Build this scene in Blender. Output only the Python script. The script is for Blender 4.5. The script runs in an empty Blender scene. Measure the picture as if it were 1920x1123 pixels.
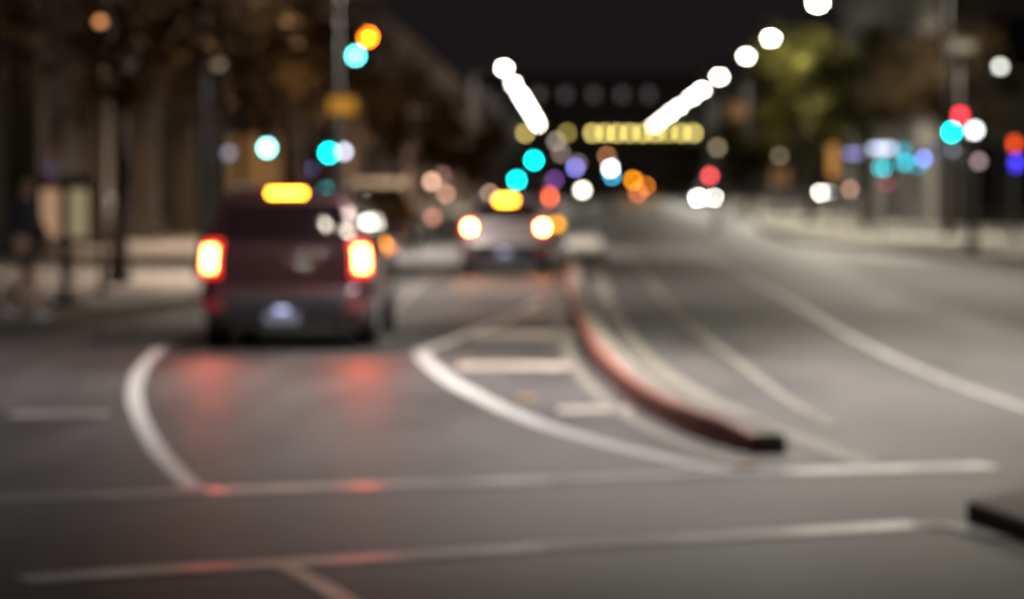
import bpy, bmesh, math, random
from mathutils import Vector, Matrix, Euler

random.seed(7)
scene = bpy.context.scene
COL = scene.collection
R = math.radians

# ------------------------------------------------------------------ camera
FPX = 5333.0                       # focal length in pixels of the 1920 px wide photograph
CAMZ = 1.77
VPX, VPY = 1078.0, 345.0           # vanishing point of the street (+Y)
cam = bpy.data.cameras.new('camera')
camo = bpy.data.objects.new('camera', cam)
COL.objects.link(camo)
cam.sensor_width = 36.0
cam.lens = FPX / 1920 * 36
cam.clip_start = 0.1
cam.clip_end = 4000
camo.location = (0, 0, CAMZ)
yaw = math.atan((VPX - 960) / FPX)
pitch = math.atan((VPY - 561.5) / FPX)
camo.rotation_euler = Euler((R(90) + pitch, 0, yaw), 'XYZ')
cam.dof.use_dof = True
cam.dof.focus_distance = 5.25
cam.dof.aperture_fstop = 2.56
cam.dof.aperture_blades = 0
scene.camera = camo
ROT = camo.rotation_euler.to_matrix()


def ray(u, v):
    return ROT @ Vector(((u - 960) / FPX, -(v - 561.5) / FPX, -1.0))


def gnd(u, v, z=0.0):
    d = ray(u, v)
    t = (z - CAMZ) / d.z
    return Vector((d.x * t, d.y * t, z))


def at(u, v, Y):
    d = ray(u, v)
    t = Y / d.y
    return Vector((d.x * t, Y, CAMZ + d.z * t))


# ------------------------------------------------------------------ materials
MATS = {}


def pbr(name, col, rough=0.6, metal=0.0, var=0.0, scale=4.0, coat=0.0, bump=0.0, bscale=60.0, var2=None, spec=None):
    if name in MATS:
        return MATS[name]
    m = bpy.data.materials.new(name)
    m.use_nodes = True
    nt = m.node_tree
    b = nt.nodes['Principled BSDF']
    b.inputs['Base Color'].default_value = (*col, 1)
    b.inputs['Roughness'].default_value = rough
    b.inputs['Metallic'].default_value = metal
    b.inputs['Coat Weight'].default_value = coat
    b.inputs['Coat Roughness'].default_value = 0.03
    if spec is not None:
        b.inputs['Specular IOR Level'].default_value = spec
    tc = nt.nodes.new('ShaderNodeTexCoord')
    if var > 0:
        n = nt.nodes.new('ShaderNodeTexNoise')
        n.inputs['Scale'].default_value = scale
        n.inputs['Detail'].default_value = 6
        nt.links.new(tc.outputs['Object'], n.inputs['Vector'])
        rp = nt.nodes.new('ShaderNodeValToRGB')
        lo = tuple(max(0, c * (1 - var)) for c in col)
        hi = var2 or tuple(c * (1 + var) for c in col)
        rp.color_ramp.elements[0].position = 0.3
        rp.color_ramp.elements[1].position = 0.7
        rp.color_ramp.elements[0].color = (*lo, 1)
        rp.color_ramp.elements[1].color = (*hi, 1)
        nt.links.new(n.outputs['Fac'], rp.inputs['Fac'])
        nt.links.new(rp.outputs['Color'], b.inputs['Base Color'])
    if bump > 0:
        n2 = nt.nodes.new('ShaderNodeTexNoise')
        n2.inputs['Scale'].default_value = bscale
        n2.inputs['Detail'].default_value = 3
        nt.links.new(tc.outputs['Object'], n2.inputs['Vector'])
        bp = nt.nodes.new('ShaderNodeBump')
        bp.inputs['Strength'].default_value = bump
        bp.inputs['Distance'].default_value = 0.02
        nt.links.new(n2.outputs['Fac'], bp.inputs['Height'])
        nt.links.new(bp.outputs['Normal'], b.inputs['Normal'])
    MATS[name] = m
    return m


def emit(name, col, strength=1.0):
    if name in MATS:
        return MATS[name]
    m = bpy.data.materials.new(name)
    m.use_nodes = True
    b = m.node_tree.nodes['Principled BSDF']
    b.inputs['Base Color'].default_value = (0.05, 0.05, 0.05, 1)
    b.inputs['Emission Color'].default_value = (*col, 1)
    b.inputs['Emission Strength'].default_value = strength
    MATS[name] = m
    return m


def road_material():
    m = bpy.data.materials.new('asphalt')
    m.use_nodes = True
    nt = m.node_tree
    b = nt.nodes['Principled BSDF']
    tc = nt.nodes.new('ShaderNodeTexCoord')
    mp = nt.nodes.new('ShaderNodeMapping')
    mp.inputs['Scale'].default_value = (1.0, 0.22, 1.0)      # wear and patches run along the lanes
    nt.links.new(tc.outputs['Object'], mp.inputs['Vector'])
    n = nt.nodes.new('ShaderNodeTexNoise')
    n.inputs['Scale'].default_value = 0.9
    n.inputs['Detail'].default_value = 8
    nt.links.new(mp.outputs['Vector'], n.inputs['Vector'])
    rp = nt.nodes.new('ShaderNodeValToRGB')
    rp.color_ramp.elements[0].position = 0.32
    rp.color_ramp.elements[1].position = 0.70
    rp.color_ramp.elements[0].color = (0.029, 0.029, 0.030, 1)
    rp.color_ramp.elements[1].color = (0.092, 0.089, 0.090, 1)
    nt.links.new(n.outputs['Fac'], rp.inputs['Fac'])
    g = nt.nodes.new('ShaderNodeTexNoise')
    g.inputs['Scale'].default_value = 90
    g.inputs['Detail'].default_value = 2
    nt.links.new(tc.outputs['Object'], g.inputs['Vector'])
    mx = nt.nodes.new('ShaderNodeMixRGB')
    mx.blend_type = 'OVERLAY'
    mx.inputs['Fac'].default_value = 0.6
    nt.links.new(rp.outputs['Color'], mx.inputs['Color1'])
    nt.links.new(g.outputs['Fac'], mx.inputs['Color2'])
    nt.links.new(mx.outputs['Color'], b.inputs['Base Color'])
    rr = nt.nodes.new('ShaderNodeMapRange')
    rr.inputs['To Min'].default_value = 0.42
    rr.inputs['To Max'].default_value = 0.62
    b.inputs['Specular IOR Level'].default_value = 0.30
    nt.links.new(n.outputs['Fac'], rr.inputs['Value'])
    nt.links.new(rr.outputs['Result'], b.inputs['Roughness'])
    bp = nt.nodes.new('ShaderNodeBump')
    bp.inputs['Strength'].default_value = 0.25
    bp.inputs['Distance'].default_value = 0.01
    nt.links.new(g.outputs['Fac'], bp.inputs['Height'])
    nt.links.new(bp.outputs['Normal'], b.inputs['Normal'])
    return m


M_ROAD = road_material()
M_PAINT = pbr('fresh_road_paint', (0.44, 0.44, 0.44), 0.45, var=0.12, scale=3)
M_PAINT_WORN = pbr('worn_road_paint', (0.55, 0.53, 0.55), 0.31, var=0.3, scale=2)
M_PAINT_FAINT = pbr('faint_road_paint', (0.22, 0.215, 0.21), 0.40, var=0.3, scale=2)
M_PAINT_OLD = pbr('old_road_paint', (0.16, 0.15, 0.125), 0.5, var=0.3, scale=2)
M_HATCH = pbr('hatch_paint', (0.40, 0.35, 0.31), 0.45, var=0.25, scale=2)
M_KERB = pbr('red_kerb_paint', (0.23, 0.085, 0.062), 0.6, var=0.55, scale=5)
M_CONC = pbr('concrete', (0.30, 0.28, 0.25), 0.8, var=0.2, scale=0.8, bump=0.2)
M_PAVE = pbr('paving', (0.26, 0.22, 0.18), 0.7, var=0.25, scale=0.5, bump=0.2)
M_SHADESTONE = pbr('shaded_kerb_stone', (0.03, 0.03, 0.03), 0.75, var=0.2)  # near black, carries the shade of the island face and the kerb foot
M_BLACK = pbr('black_metal', (0.015, 0.015, 0.016), 0.45, 0.3, var=0.2)
M_POLE = pbr('galvanised_steel', (0.22, 0.22, 0.22), 0.5, 0.6, var=0.2)
M_DPOLE = pbr('dark_painted_steel', (0.016, 0.016, 0.017), 0.7, 0.0, var=0.2)
M_RUBBER = pbr('tyre_rubber', (0.012, 0.012, 0.012), 0.8, var=0.2)
M_RIM = pbr('alloy_rim', (0.35, 0.35, 0.36), 0.35, 0.8, var=0.1)
M_GLASS = pbr('tinted_glass', (0.012, 0.007, 0.008), 0.025, 0.0)
M_PLASTIC = pbr('dark_plastic', (0.03, 0.03, 0.035), 0.5, var=0.15)
M_CHROME = pbr('chrome', (0.6, 0.6, 0.6), 0.15, 1.0)
M_PLATE = pbr('number_plate', (0.22, 0.25, 0.34), 0.3, var=0.05)
M_BARK = pbr('bark', (0.035, 0.026, 0.02), 0.9, var=0.4, scale=8, bump=0.5, bscale=20)
M_OFF = pbr('unlit_lens', (0.03, 0.02, 0.02), 0.2)

WARM_LAMP = (1.0, 0.93, 0.74)
M_STREET = emit('street_lamp_glow', (1.0, 0.96, 0.80), 620)
M_SIGRED = emit('signal_red', (42, 7.2, 0.2))
M_SIGRED2 = emit('signal_red_plain', (9, 0.35, 0.55))
M_SIGRED3 = emit('signal_red_soft', (13, 1.3, 1.4))
M_SIGGRN = emit('signal_green_white', (2.2, 17, 15))
M_SIGGRN3 = emit('signal_green_hot', (5.2, 17, 15))
M_SIGGRN2 = emit('signal_green', (0.02, 22, 22))
M_BRAKE = emit('brake_lamp', (135, 13, 2.6))
M_BRAKE3 = emit('high_brake_lamp', (34, 11, 0.5))
M_TAILRED = emit('tail_halo_red', (2.2, 0.03, 0.02))
M_BRAKE_FAR = emit('brake_lamp_hot', (190, 56, 14))
M_HEAD = emit('headlamp', (190, 184, 165))


# ------------------------------------------------------------------ mesh builder
class MB:
    def __init__(self):
        self.v, self.f, self.sm = [], [], []

    def add(self, vs, fs, smooth=False):
        b = len(self.v)
        self.v += [tuple(p) for p in vs]
        self.f += [tuple(i + b for i in f) for f in fs]
        self.sm += [smooth] * len(fs)
        return self

    def box(self, c, s, rz=0.0, bev=0.0):
        bm = bmesh.new()
        bmesh.ops.create_cube(bm, size=1.0)
        bmesh.ops.scale(bm, vec=Vector(s), verts=bm.verts)
        if bev > 0:
            bmesh.ops.bevel(bm, geom=bm.edges[:], offset=bev, segments=2, affect='EDGES', profile=0.5)
        if rz:
            bmesh.ops.rotate(bm, matrix=Matrix.Rotation(rz, 3, 'Z'), verts=bm.verts)
        bmesh.ops.translate(bm, vec=Vector(c), verts=bm.verts)
        return self._bm(bm)

    def _bm(self, bm, smooth=False):
        bm.verts.index_update()
        self.add([v.co[:] for v in bm.verts], [[v.index for v in f.verts] for f in bm.faces], smooth)
        bm.free()
        return self

    def tube(self, pts, rads, n=12, cap=True):
        pts = [Vector(p) for p in pts]
        if not isinstance(rads, (list, tuple)):
            rads = [rads] * len(pts)
        rings = []
        for i, p in enumerate(pts):
            t = (pts[min(i + 1, len(pts) - 1)] - pts[max(i - 1, 0)]).normalized()
            a = t.cross(Vector((0, 0, 1)))
            if a.length < 1e-3:
                a = Vector((1, 0, 0))
            a.normalize()
            bb = t.cross(a)
            rings.append([p + (a * math.cos(k * 2 * math.pi / n) + bb * math.sin(k * 2 * math.pi / n)) * rads[i] for k in range(n)])
        vs = [q for r in rings for q in r]
        fs = []
        for i in range(len(rings) - 1):
            for k in range(n):
                fs.append((i * n + k, i * n + (k + 1) % n, (i + 1) * n + (k + 1) % n, (i + 1) * n + k))
        self.add(vs, fs, True)
        if cap:
            self.add(rings[0], [tuple(range(n))[::-1]])
            self.add(rings[-1], [tuple(range(n))])
        return self

    def ball(self, c, r, sz=(1, 1, 1), sub=2):
        bm = bmesh.new()
        bmesh.ops.create_icosphere(bm, subdivisions=sub, radius=r)
        bmesh.ops.scale(bm, vec=Vector(sz), verts=bm.verts)
        bmesh.ops.translate(bm, vec=Vector(c), verts=bm.verts)
        return self._bm(bm, True)

    def prism(self, pts, z0, z1):
        n = len(pts)
        vs = [(p[0], p[1], z0) for p in pts] + [(p[0], p[1], z1) for p in pts]
        fs = [tuple(range(n))[::-1], tuple(range(n, 2 * n))]
        fs += [(i, (i + 1) % n, n + (i + 1) % n, n + i) for i in range(n)]
        return self.add(vs, fs)

    def build(self, name, mat, parent=None):
        me = bpy.data.meshes.new(name)
        me.from_pydata(self.v, [], self.f)
        me.polygons.foreach_set('use_smooth', self.sm)
        bm = bmesh.new()
        bm.from_mesh(me)
        bmesh.ops.recalc_face_normals(bm, faces=bm.faces)
        for e in bm.edges:
            if len(e.link_faces) == 2 and e.calc_face_angle(0) > 0.7:
                e.smooth = False
        bm.to_mesh(me)
        bm.free()
        me.materials.append(mat)
        o = bpy.data.objects.new(name, me)
        COL.objects.link(o)
        if parent:
            o.parent = parent
        return o


def thing(name, label, cat, loc=(0, 0, 0), rz=0.0, group=None):
    o = bpy.data.objects.new(name, None)
    o.empty_display_size = 0.2
    COL.objects.link(o)
    o.location = loc
    o.rotation_euler = (0, 0, rz)
    o['label'] = label
    o['category'] = cat
    if group:
        o['group'] = group
    return o


def tag(o, label, cat, group=None):
    o['label'] = label
    o['category'] = cat
    if group:
        o['group'] = group
    return o


def structure(o):
    o['kind'] = 'structure'
    return o


def dup(root, loc, label, rz=None):
    r = root.copy()
    COL.objects.link(r)
    r.location = loc
    if rz is not None:
        r.rotation_euler = (0, 0, rz)
    r['label'] = label
    for ch in root.children:
        c = ch.copy()
        COL.objects.link(c)
        c.parent = r
        for g in ch.children:
            d = g.copy()
            COL.objects.link(d)
            d.parent = c
    return r


def smooth_line(pts, n=10):
    out = []
    P = [pts[0] * 2 - pts[1]] + list(pts) + [pts[-1] * 2 - pts[-2]]
    for i in range(1, len(P) - 2):
        for k in range(n):
            t = k / n
            a, b, c, d = P[i - 1], P[i], P[i + 1], P[i + 2]
            out.append(0.5 * ((2 * b) + (c - a) * t + (2 * a - 5 * b + 4 * c - d) * t * t + (3 * b - a - 3 * c + d) * t ** 3))
    out.append(P[-2].copy())
    return out


def offset_line(line, d):
    out = []
    for i, p in enumerate(line):
        t = line[min(i + 1, len(line) - 1)] - line[max(i - 1, 0)]
        nrm = Vector((t.y, -t.x, 0)).normalized()       # to the right of travel
        out.append(p + nrm * d)
    return out


ZL = [0.004]


def marking(name, px, width, mat):
    """a painted line through picture points of its centre, laid on the road"""
    line = smooth_line([gnd(u, v) for u, v in px])
    a, b = offset_line(line, -width / 2), offset_line(line, width / 2)
    z = ZL[0]
    ZL[0] += 0.0006
    vs = [(p.x, p.y, z) for p in a] + [(p.x, p.y, z) for p in b]
    n = len(a)
    mb = MB().add(vs, [(i, i + 1, n + i + 1, n + i) for i in range(n - 1)])
    return structure(mb.build(name, mat))


# ------------------------------------------------------------------ ground, markings, kerbs
structure(MB().add([(-900, -60, 0), (900, -60, 0), (900, 1600, 0), (-900, 1600, 0)], [(0, 1, 2, 3)]).build('road', M_ROAD))

marking('lane_line', [(352, 628), (318, 642), (272, 682), (254, 722), (256, 764), (282, 822), (318, 870), (372, 924)], 0.13, M_PAINT)
marking('lane_line', [(786, 662), (830, 704), (900, 745), (1000, 790), (1130, 830), (1260, 862), (1366, 884)], 0.17, M_PAINT)
marking('lane_line', [(786, 662), (869, 630), (955, 596), (1015, 564)], 0.13, M_PAINT_WORN)
marking('lane_line', [(722, 640), (736, 590), (780, 540), (850, 495)], 0.14, M_PAINT_OLD)
marking('stop_line', [(-80, 939), (150, 931), (388, 921)], 0.34, M_PAINT_FAINT)
marking('stop_line', [(388, 921), (900, 905), (1400, 887), (1856, 874)], 0.34, M_PAINT_WORN)
marking('crosswalk_line', [(40, 1088), (300, 1070), (540, 1057), (1100, 1022), (1730, 984)], 0.26, M_PAINT_WORN)
marking('lane_line', [(520, 1058), (545, 1068), (600, 1098), (680, 1150)], 0.12, M_PAINT_WORN)
marking('worn_bar', [(20, 778), (205, 776)], 0.5, M_PAINT_FAINT)
for (u0, u1, v, w) in ((857, 1090, 687, 0.95), (889, 1076, 629, 1.3), (965, 1066, 588, 1.3), (1046, 1182, 770, 0.55)):
    marking('hatch_bar', [(u0, v), ((u0 + u1) / 2, v), (u1, v)], w, M_HATCH)
marking('edge_line', [(1040, 560), (1060, 650), (1108, 728), (1190, 792), (1290, 840), (1392, 874)], 0.12, M_PAINT_OLD)
marking('gutter_line', [(1112, 480), (1128, 530), (1160, 605), (1230, 690), (1380, 776), (1520, 834), (1640, 876)], 0.2, M_PAINT_OLD)
marking('tram_line', [(1176, 470), (1215, 520), (1262, 580), (1320, 632), (1372, 672), (1470, 748), (1560, 800)], 0.10, M_PAINT_OLD)
marking('lane_line', [(1290, 466), (1380, 510), (1480, 565), (1600, 636), (1750, 706), (1940, 775)], 0.13, M_PAINT_FAINT)
structure(MB().add([(*gnd(u, v)[:2], 0.002) for u, v in ((1560, 482), (1960, 500), (1990, 640), (1760, 575), (1640, 530))], [(0, 1, 2, 3, 4)]).build('shade_or_asphalt_patch', pbr('shaded_asphalt', (0.022, 0.021, 0.018), 0.6, var=0.3, scale=0.5)))  # shade on the right road, put in as a darker patch
structure(MB().add([(*gnd(u, v)[:2], 0.0025) for u, v in ((1480, 868), (1660, 862), (1690, 838), (1600, 818), (1500, 826))], [(0, 1, 2, 3, 4)]).build('shade_or_asphalt_patch', pbr('grey_patch', (0.06, 0.068, 0.062), 0.6, var=0.3, scale=1.5)))
marking('lane_line', [(1726, 982), (1790, 990), (1870, 1012)], 0.12, M_PAINT_FAINT)

# raised median kerb with a red painted face and a pale top
kl = smooth_line([gnd(u, v) for u, v in ((1062, 470), (1062, 520), (1068, 575), (1088, 640), (1132, 708), (1200, 768), (1295, 816), (1404, 851))])
H = 0.18


def sweep(line, prof, name, mat):
    """prof: (distance to the far side of the line, height)"""
    vs, fs = [], []
    m = len(prof)
    lanes = [offset_line(line, -d) for d, z in prof]
    for i in range(len(line)):
        e = (line[i] - line[-1]).length
        ramp = min(1.0, 0.72 + 0.28 * e / 0.7)          # the nose dips to the road
        for k in range(m):
            vs.append((lanes[k][i].x, lanes[k][i].y, prof[k][1] * ramp))
    for i in range(len(line) - 1):
        for k in range(m):
            fs.append((i * m + k, i * m + (k + 1) % m, (i + 1) * m + (k + 1) % m, (i + 1) * m + k))
    fs += [tuple(range(m)), tuple((len(line) - 1) * m + k for k in range(m))]
    return structure(MB().add(vs, fs).build(name, mat))


sweep(kl, [(0, 0), (0.012, H - 0.015), (0.03, H), (0.09, H), (0.09, 0)], 'median_kerb', M_KERB)
sweep(kl, [(0.093, 0), (0.093, H - 0.003), (0.25, H - 0.003), (0.26, 0)], 'median_top', pbr('weathered_concrete', (0.15, 0.135, 0.115), 0.8, var=0.3, scale=1.5))

# concrete nose block at the far end of the median
mb = MB()
c = gnd(1092, 492)
mb.prism([(c.x - 0.45, c.y), (c.x + 0.5, c.y), (c.x + 0.6, c.y + 30), (c.x - 0.35, c.y + 30)], 0, 0.22)
structure(mb.build('median_strip', pbr('grey_concrete', (0.19, 0.18, 0.165), 0.8, var=0.25, scale=0.8)))

# refuge island at the right edge, the shade of its unlit face put into the colour
i0, i1 = gnd(1812, 977), gnd(2100, 1085)
isl = [(i0.x, i0.y), (i1.x, i1.y), (i1.x + 3, i1.y + 1.5), (i0.x + 4, i0.y + 3.4), (i0.x + 0.6, i0.y + 1.0)]
structure(MB().prism(isl, 0, 0.105).build('refuge_kerb', M_SHADESTONE))
cx = sum(p[0] for p in isl) / 5
cy = sum(p[1] for p in isl) / 5
structure(MB().prism([(cx + (x - cx) * 0.985, cy + (y - cy) * 0.985) for x, y in isl], 0.105, 0.111).build('refuge_surface', M_CONC))

# pavement on the left with its rounded corner, and on the right
left = [(-70, 34.5), (-8.4, 35.2), (-6.6, 36.8), (-5.7, 39.5), (-5.4, 44), (-5.3, 60), (-5.2, 700), (-70, 700)]
structure(MB().prism(left, 0, 0.13).build('pavement', M_PAVE))
right = [tuple(gnd(u, v)[:2]) for u, v in ((1405, 400), (1425, 432), (1500, 456), (1600, 470), (1760, 482), (1930, 492))]
right = right + [(60, 64), (60, 700), (12.5, 700), (12.5, 230), (9.4, 171)]
right = right[::-1]
structure(MB().prism(right, 0, 0.14).build('pavement', M_CONC))
structure(MB().prism([(p[0], p[1]) for p in [tuple((gnd(u, v) + Vector((0, -0.9, 0)))[:2]) for u, v in ((1500, 457), (1600, 471), (1760, 483), (1960, 494))]] +
                     [tuple((gnd(u, v) + Vector((0, -0.05, 0)))[:2]) for u, v in ((1960, 494), (1760, 483), (1600, 471), (1500, 457))], 0, 0.005).build('shaded_gutter', M_SHADESTONE))  # kerb shadow put into the colour of the gutter strip

M_STUD = pbr('yellow_stud', (0.7, 0.45, 0.08), 0.35, var=0.1)
for (u, v, lb) in ((985, 750, 'yellow road stud on the white curve beside the hatched island'), (1398, 876, 'yellow road stud at the end of the red kerb near the stop line')):
    p = gnd(u, v)
    s = thing('road_stud', lb, 'road stud', p, 0, 'yellow road studs')
    MB().box((0, 0, 0.018), (0.13, 0.11, 0.022), bev=0.006).build('stud_body', M_STUD, s)
    MB().box((0, -0.058, 0.02), (0.09, 0.006, 0.014)).build('reflector', pbr('stud_reflector', (0.9, 0.6, 0.1), 0.1), s)


# ------------------------------------------------------------------ street lamps
def lamp_light(loc, power, col=WARM_LAMP, size=0.6, spread=180):
    l = bpy.data.lights.new('lamp_light', 'AREA')
    l.shape = 'DISK'
    l.size = size
    l.energy = power
    l.color = col
    l.spread = R(spread)
    return l


def make_street_lamp(side, label, group, loc):
    """side=+1: the arm reaches towards -X from a pole right of the road"""
    t = thing('street_lamp', label, 'street lamp', loc, 0, group)
    s = -side
    MB().tube([(side * 1.9, 0, 0), (side * 1.9, 0, 0.25)], [0.17, 0.15]).build('base', M_DPOLE, t)
    MB().tube([(side * 1.9, 0, 0.25), (side * 1.9, 0, 5), (side * 1.9, 0, 8.5)], [0.09, 0.075, 0.055]).build('pole', M_DPOLE, t)
    MB().tube([(side * 1.9, 0, 8.5), (side * 1.75, 0, 8.85), (side * 1.2, 0, 8.95), (side * 0.30, 0, 8.97)], [0.055, 0.05, 0.045, 0.04], 8).build('arm', M_DPOLE, t)
    h = MB().ball((0, 0, 8.95), 0.42, (1.0, 0.42, 0.17)).build('lamp_head', M_DPOLE, t)
    MB().ball((0, 0, 8.86), 0.21, (1.0, 0.75, 0.5)).build('lens', M_STREET, h)
    return t


RX, LX = 9.75, -4.43
ORD = ['nearest', 'second', 'third', 'fourth', 'fifth', 'sixth', 'seventh', 'eighth', 'ninth', 'tenth', 'eleventh', 'twelfth']
P_LAMP = 2300
rys = [115, 142, 162, 193, 220, 238, 266, 292, 321, 350]
r0 = None
for i, y in enumerate(rys):
    lb = f'white street lamp, {ORD[i]} lit one in the row along the right side'
    loc = (RX, y, 0.14)
    if r0 is None:
        r0 = make_street_lamp(1, lb, 'street lamps along the right side', loc)
    else:
        dup(r0, loc, lb)
lys = [178, 206, 230, 245, 260, 276, 292, 310, 328, 348]
l0 = None
for i, y in enumerate(lys):
    lb = f'white street lamp, {ORD[i]} lit one in the row along the left side'
    loc = (LX, y, 0.13)
    if l0 is None:
        l0 = make_street_lamp(-1, lb, 'street lamps along the left side', loc)
    else:
        dup(l0, loc, lb)


def link_light(l, loc, rot=(0, 0, 0)):
    o = bpy.data.objects.new(l.name, l)
    COL.objects.link(o)
    o.location = loc
    o.rotation_euler = rot
    return o


for y in (115, 142, 193, 238, 292):
    link_light(lamp_light(None, P_LAMP), (RX, y, 8.7))
for y in (178, 230, 292):
    link_light(lamp_light(None, P_LAMP), (LX, y, 8.7))
# nearer lamps of the same row stand above the top of the frame
for i, (y, pw) in enumerate(((89, 1900), (63, 1150))):
    dup(r0, (RX, y, 0.14 if y > 70 else 0.0), f'street lamp above the frame at the right, {ORD[i]} before the lit row')
    link_light(lamp_light(None, pw), (RX, y, 8.7))
for i, (y, pw) in enumerate(((76, 2700), (48.5, 1600))):  # lamps added to brighten the lane and left pavement, heads out of view
    dup(l0, (LX, y, 0.13), f'added street lamp on the left pavement, {ORD[i]} before the lit left row')
    link_light(lamp_light(None, pw, (1.0, 0.86, 0.76), spread=118), (LX, y, 8.7))
d = dup(r0, (3.5, 29.5, 0), 'added street lamp above the frame over the median kerb')  # added lamp, out of view, brightens the middle of the road
link_light(lamp_light(None, 620, (1.0, 0.93, 0.72), spread=130), (3.5, 29.5, 8.7))
d = dup(r0, (0.6, 25.5, 0), 'added long armed street lamp above the frame reaching over the near lane')  # added lamp to brighten the lane, long arm keeps its pole unseen
d.scale = (2.4, 1, 1)
link_light(lamp_light(None, 1150, (1.0, 0.90, 0.87), spread=118), (0.4, 25.5, 8.7))
# unseen lamps added behind the camera, to light and mirror in the red car
for i, (x, y) in enumerate(((-6.2, -14), (-7.0, -10), (-6.6, -22), (-5.6, -18), (-5.9, -30))):
    dup(l0, (x, y, 0), f'added street lamp behind the crossing, {ORD[i]} of its cluster')

M_NEAR = emit('near_lamp_glow', (1.0, 0.96, 0.80), 60)
M_BEHIND = emit('added_rear_glow', (1.0, 0.92, 0.80), 380)
for o in list(COL.objects):
    if o.name.startswith('street_lamp') and o.parent is None and o.location.y < 100:
        for ch in o.children_recursive:
            if ch.name.startswith('lens'):
                ch.data = ch.data.copy()
                ch.data.materials[0] = M_NEAR if o.location.y > 0 else M_BEHIND
                if o.location.y < 0:
                    ch.scale = (0.6, 0.6, 0.6)
                    ch.location.z = 8.86 * 0.4
# dimmer unseen lamps added over the near left corner to be mirrored in the rear window of the red car
M_DIM = emit('added_dim_glow', (1.0, 0.88, 0.72), 320)
for i, (x, y) in enumerate(((-4.25, 12.6), (-4.0, 10.6), (-3.5, 12.8), (-4.7, 9.0), (-3.3, 9.6))):
    d = dup(l0, (x, y, 0), f'added dim street lamp over the near left corner, {ORD[i]} from the crossing')
    for ch in d.children_recursive:
        if ch.name.startswith('lens'):
            ch.data = ch.data.copy()
            ch.data.materials[0] = M_DIM
            ch.scale = (0.4, 0.4, 0.4)
            ch.location.z = 8.86 * 0.6


# ------------------------------------------------------------------ traffic signals
def signal(name, label, base, heads, arm=None, cat='traffic light', group='traffic lights'):
    """base: pole foot; heads: (lit point, lit index, material); arm: height of a mast arm"""
    t = thing(name, label, cat, base, 0, group)
    b = Vector(base)
    top = arm if arm else max((h[0].z - b.z) for h in heads) + 0.25
    MB().tube([(0, 0.14, 0), (0, 0.14, 0.3)], [0.16, 0.14]).build('base', M_DPOLE, t)
    MB().tube([(0, 0.14, 0.3), (0, 0.14, top + 0.15)], [0.09, 0.07]).build('pole', M_DPOLE, t)
    if arm:
        far = max(((h[0] - b) for h in heads), key=lambda q: abs(q.x))
        MB().tube([(0, 0.14, top), (far.x + 0.25, 0.14, top + 0.1)], [0.075, 0.05]).build('mast_arm', M_DPOLE, t)
    for P, idx, mat in heads:
        q = P - b
        zc = q.z + (idx - 1) * 0.27
        hb = MB().box((q.x, q.y + 0.09, zc), (0.255, 0.16, 0.84), bev=0.02)
        if not arm and abs(q.x) > 0.2:
            for zz in (zc + 0.3, zc - 0.3):
                hb.box((q.x / 2, 0.12, zz), (abs(q.x), 0.04, 0.05))
        if not arm and abs(q.x) <= 0.2:
            hb.box((0, 0.12, zc), (0.05, 0.1, 0.5))
        if arm:
            hb.box((q.x, 0.12, (zc + top) / 2 + 0.2), (0.05, 0.05, max(0.1, abs(top - zc - 0.3))))
        hd = hb.build('signal_head', M_BLACK, t)
        for k in range(3):
            z = zc + (1 - k) * 0.27
            m = mat if k == idx else M_OFF
            MB().ball((q.x, q.y - 0.005, z), 0.105, (1, 0.2, 1)).build('lens', m, hd)
            vz = MB()
            nn = 14
            ring = []
            for rr, yy in ((0.118, 0.0), (0.118, -0.16), (0.112, -0.16), (0.112, 0.0)):
                ring.append([(q.x + rr * math.cos(math.pi * (j / nn * 1.3 - 0.15)), q.y + yy + (0.05 * abs(j / nn - 0.5) if yy < 0 else 0), z + rr * math.sin(math.pi * (j / nn * 1.3 - 0.15))) for j in range(nn + 1)])
            vv = [p for r_ in ring for p in r_]
            ff = []
            for r_ in range(4):
                for j in range(nn):
                    a0, b0 = r_ * (nn + 1), ((r_ + 1) % 4) * (nn + 1)
                    ff.append((a0 + j, a0 + j + 1, b0 + j + 1, b0 + j))
            vz.add(vv, ff).build('visor', M_BLACK, hd)
    return t


pole = at(452, 345, 60)
signal('signal_mast', 'overhead traffic signals on a mast arm, red beside green, above the red car', (pole.x, 60, 0.13),
       [(at(690, 70, 60), 0, M_SIGRED), (at(667, 105, 60), 2, M_SIGGRN)], arm=at(690, 40, 60).z)
p = at(501, 278, 60)
signal('traffic_signal', 'post traffic signal showing a whitish green light above the red car', (p.x + 0.35, 60.2, 0.13), [(p, 2, M_SIGGRN3)])
p = at(617, 287, 66)
signal('traffic_signal', 'post traffic signal showing pure green beside a pale lavender lamp', (p.x - 0.32, 66.2, 0.13), [(p, 2, M_SIGGRN2)])
p = at(969, 338, 95)
signal('traffic_signal', 'low traffic signal showing green directly above the silver car', (p.x - 0.3, 95.2, 0), [(p, 2, M_SIGGRN2)])
p = at(1001, 301, 95)
signal('traffic_signal', 'green traffic signal right above and between the two central green ones and the lamp row', (p.x + 0.3, 95.2, 0), [(p, 2, M_SIGGRN2)])
p = at(1331, 330, 110)
signal('traffic_signal', 'red traffic signal above the oncoming headlights on the far side of the street', (p.x + 0.3, 110.2, 0), [(p, 0, M_SIGRED3)])
p, q = at(1800, 216, 70), at(1784, 248, 70)
signal('traffic_signal', 'pair of signal heads, red over green, on a post at the far right', (p.x + 0.35, 70.2, 0.14), [(p, 0, M_SIGRED2), (q, 2, M_SIGGRN2)])

# ------------------------------------------------------------------ small lamps seen as discs

GM = {}


def gmat(col, s):
    k = (tuple(col), s)
    if k not in GM:
        GM[k] = emit('lamp_glow_%d' % len(GM), col, s)
    return GM[k]


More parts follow.
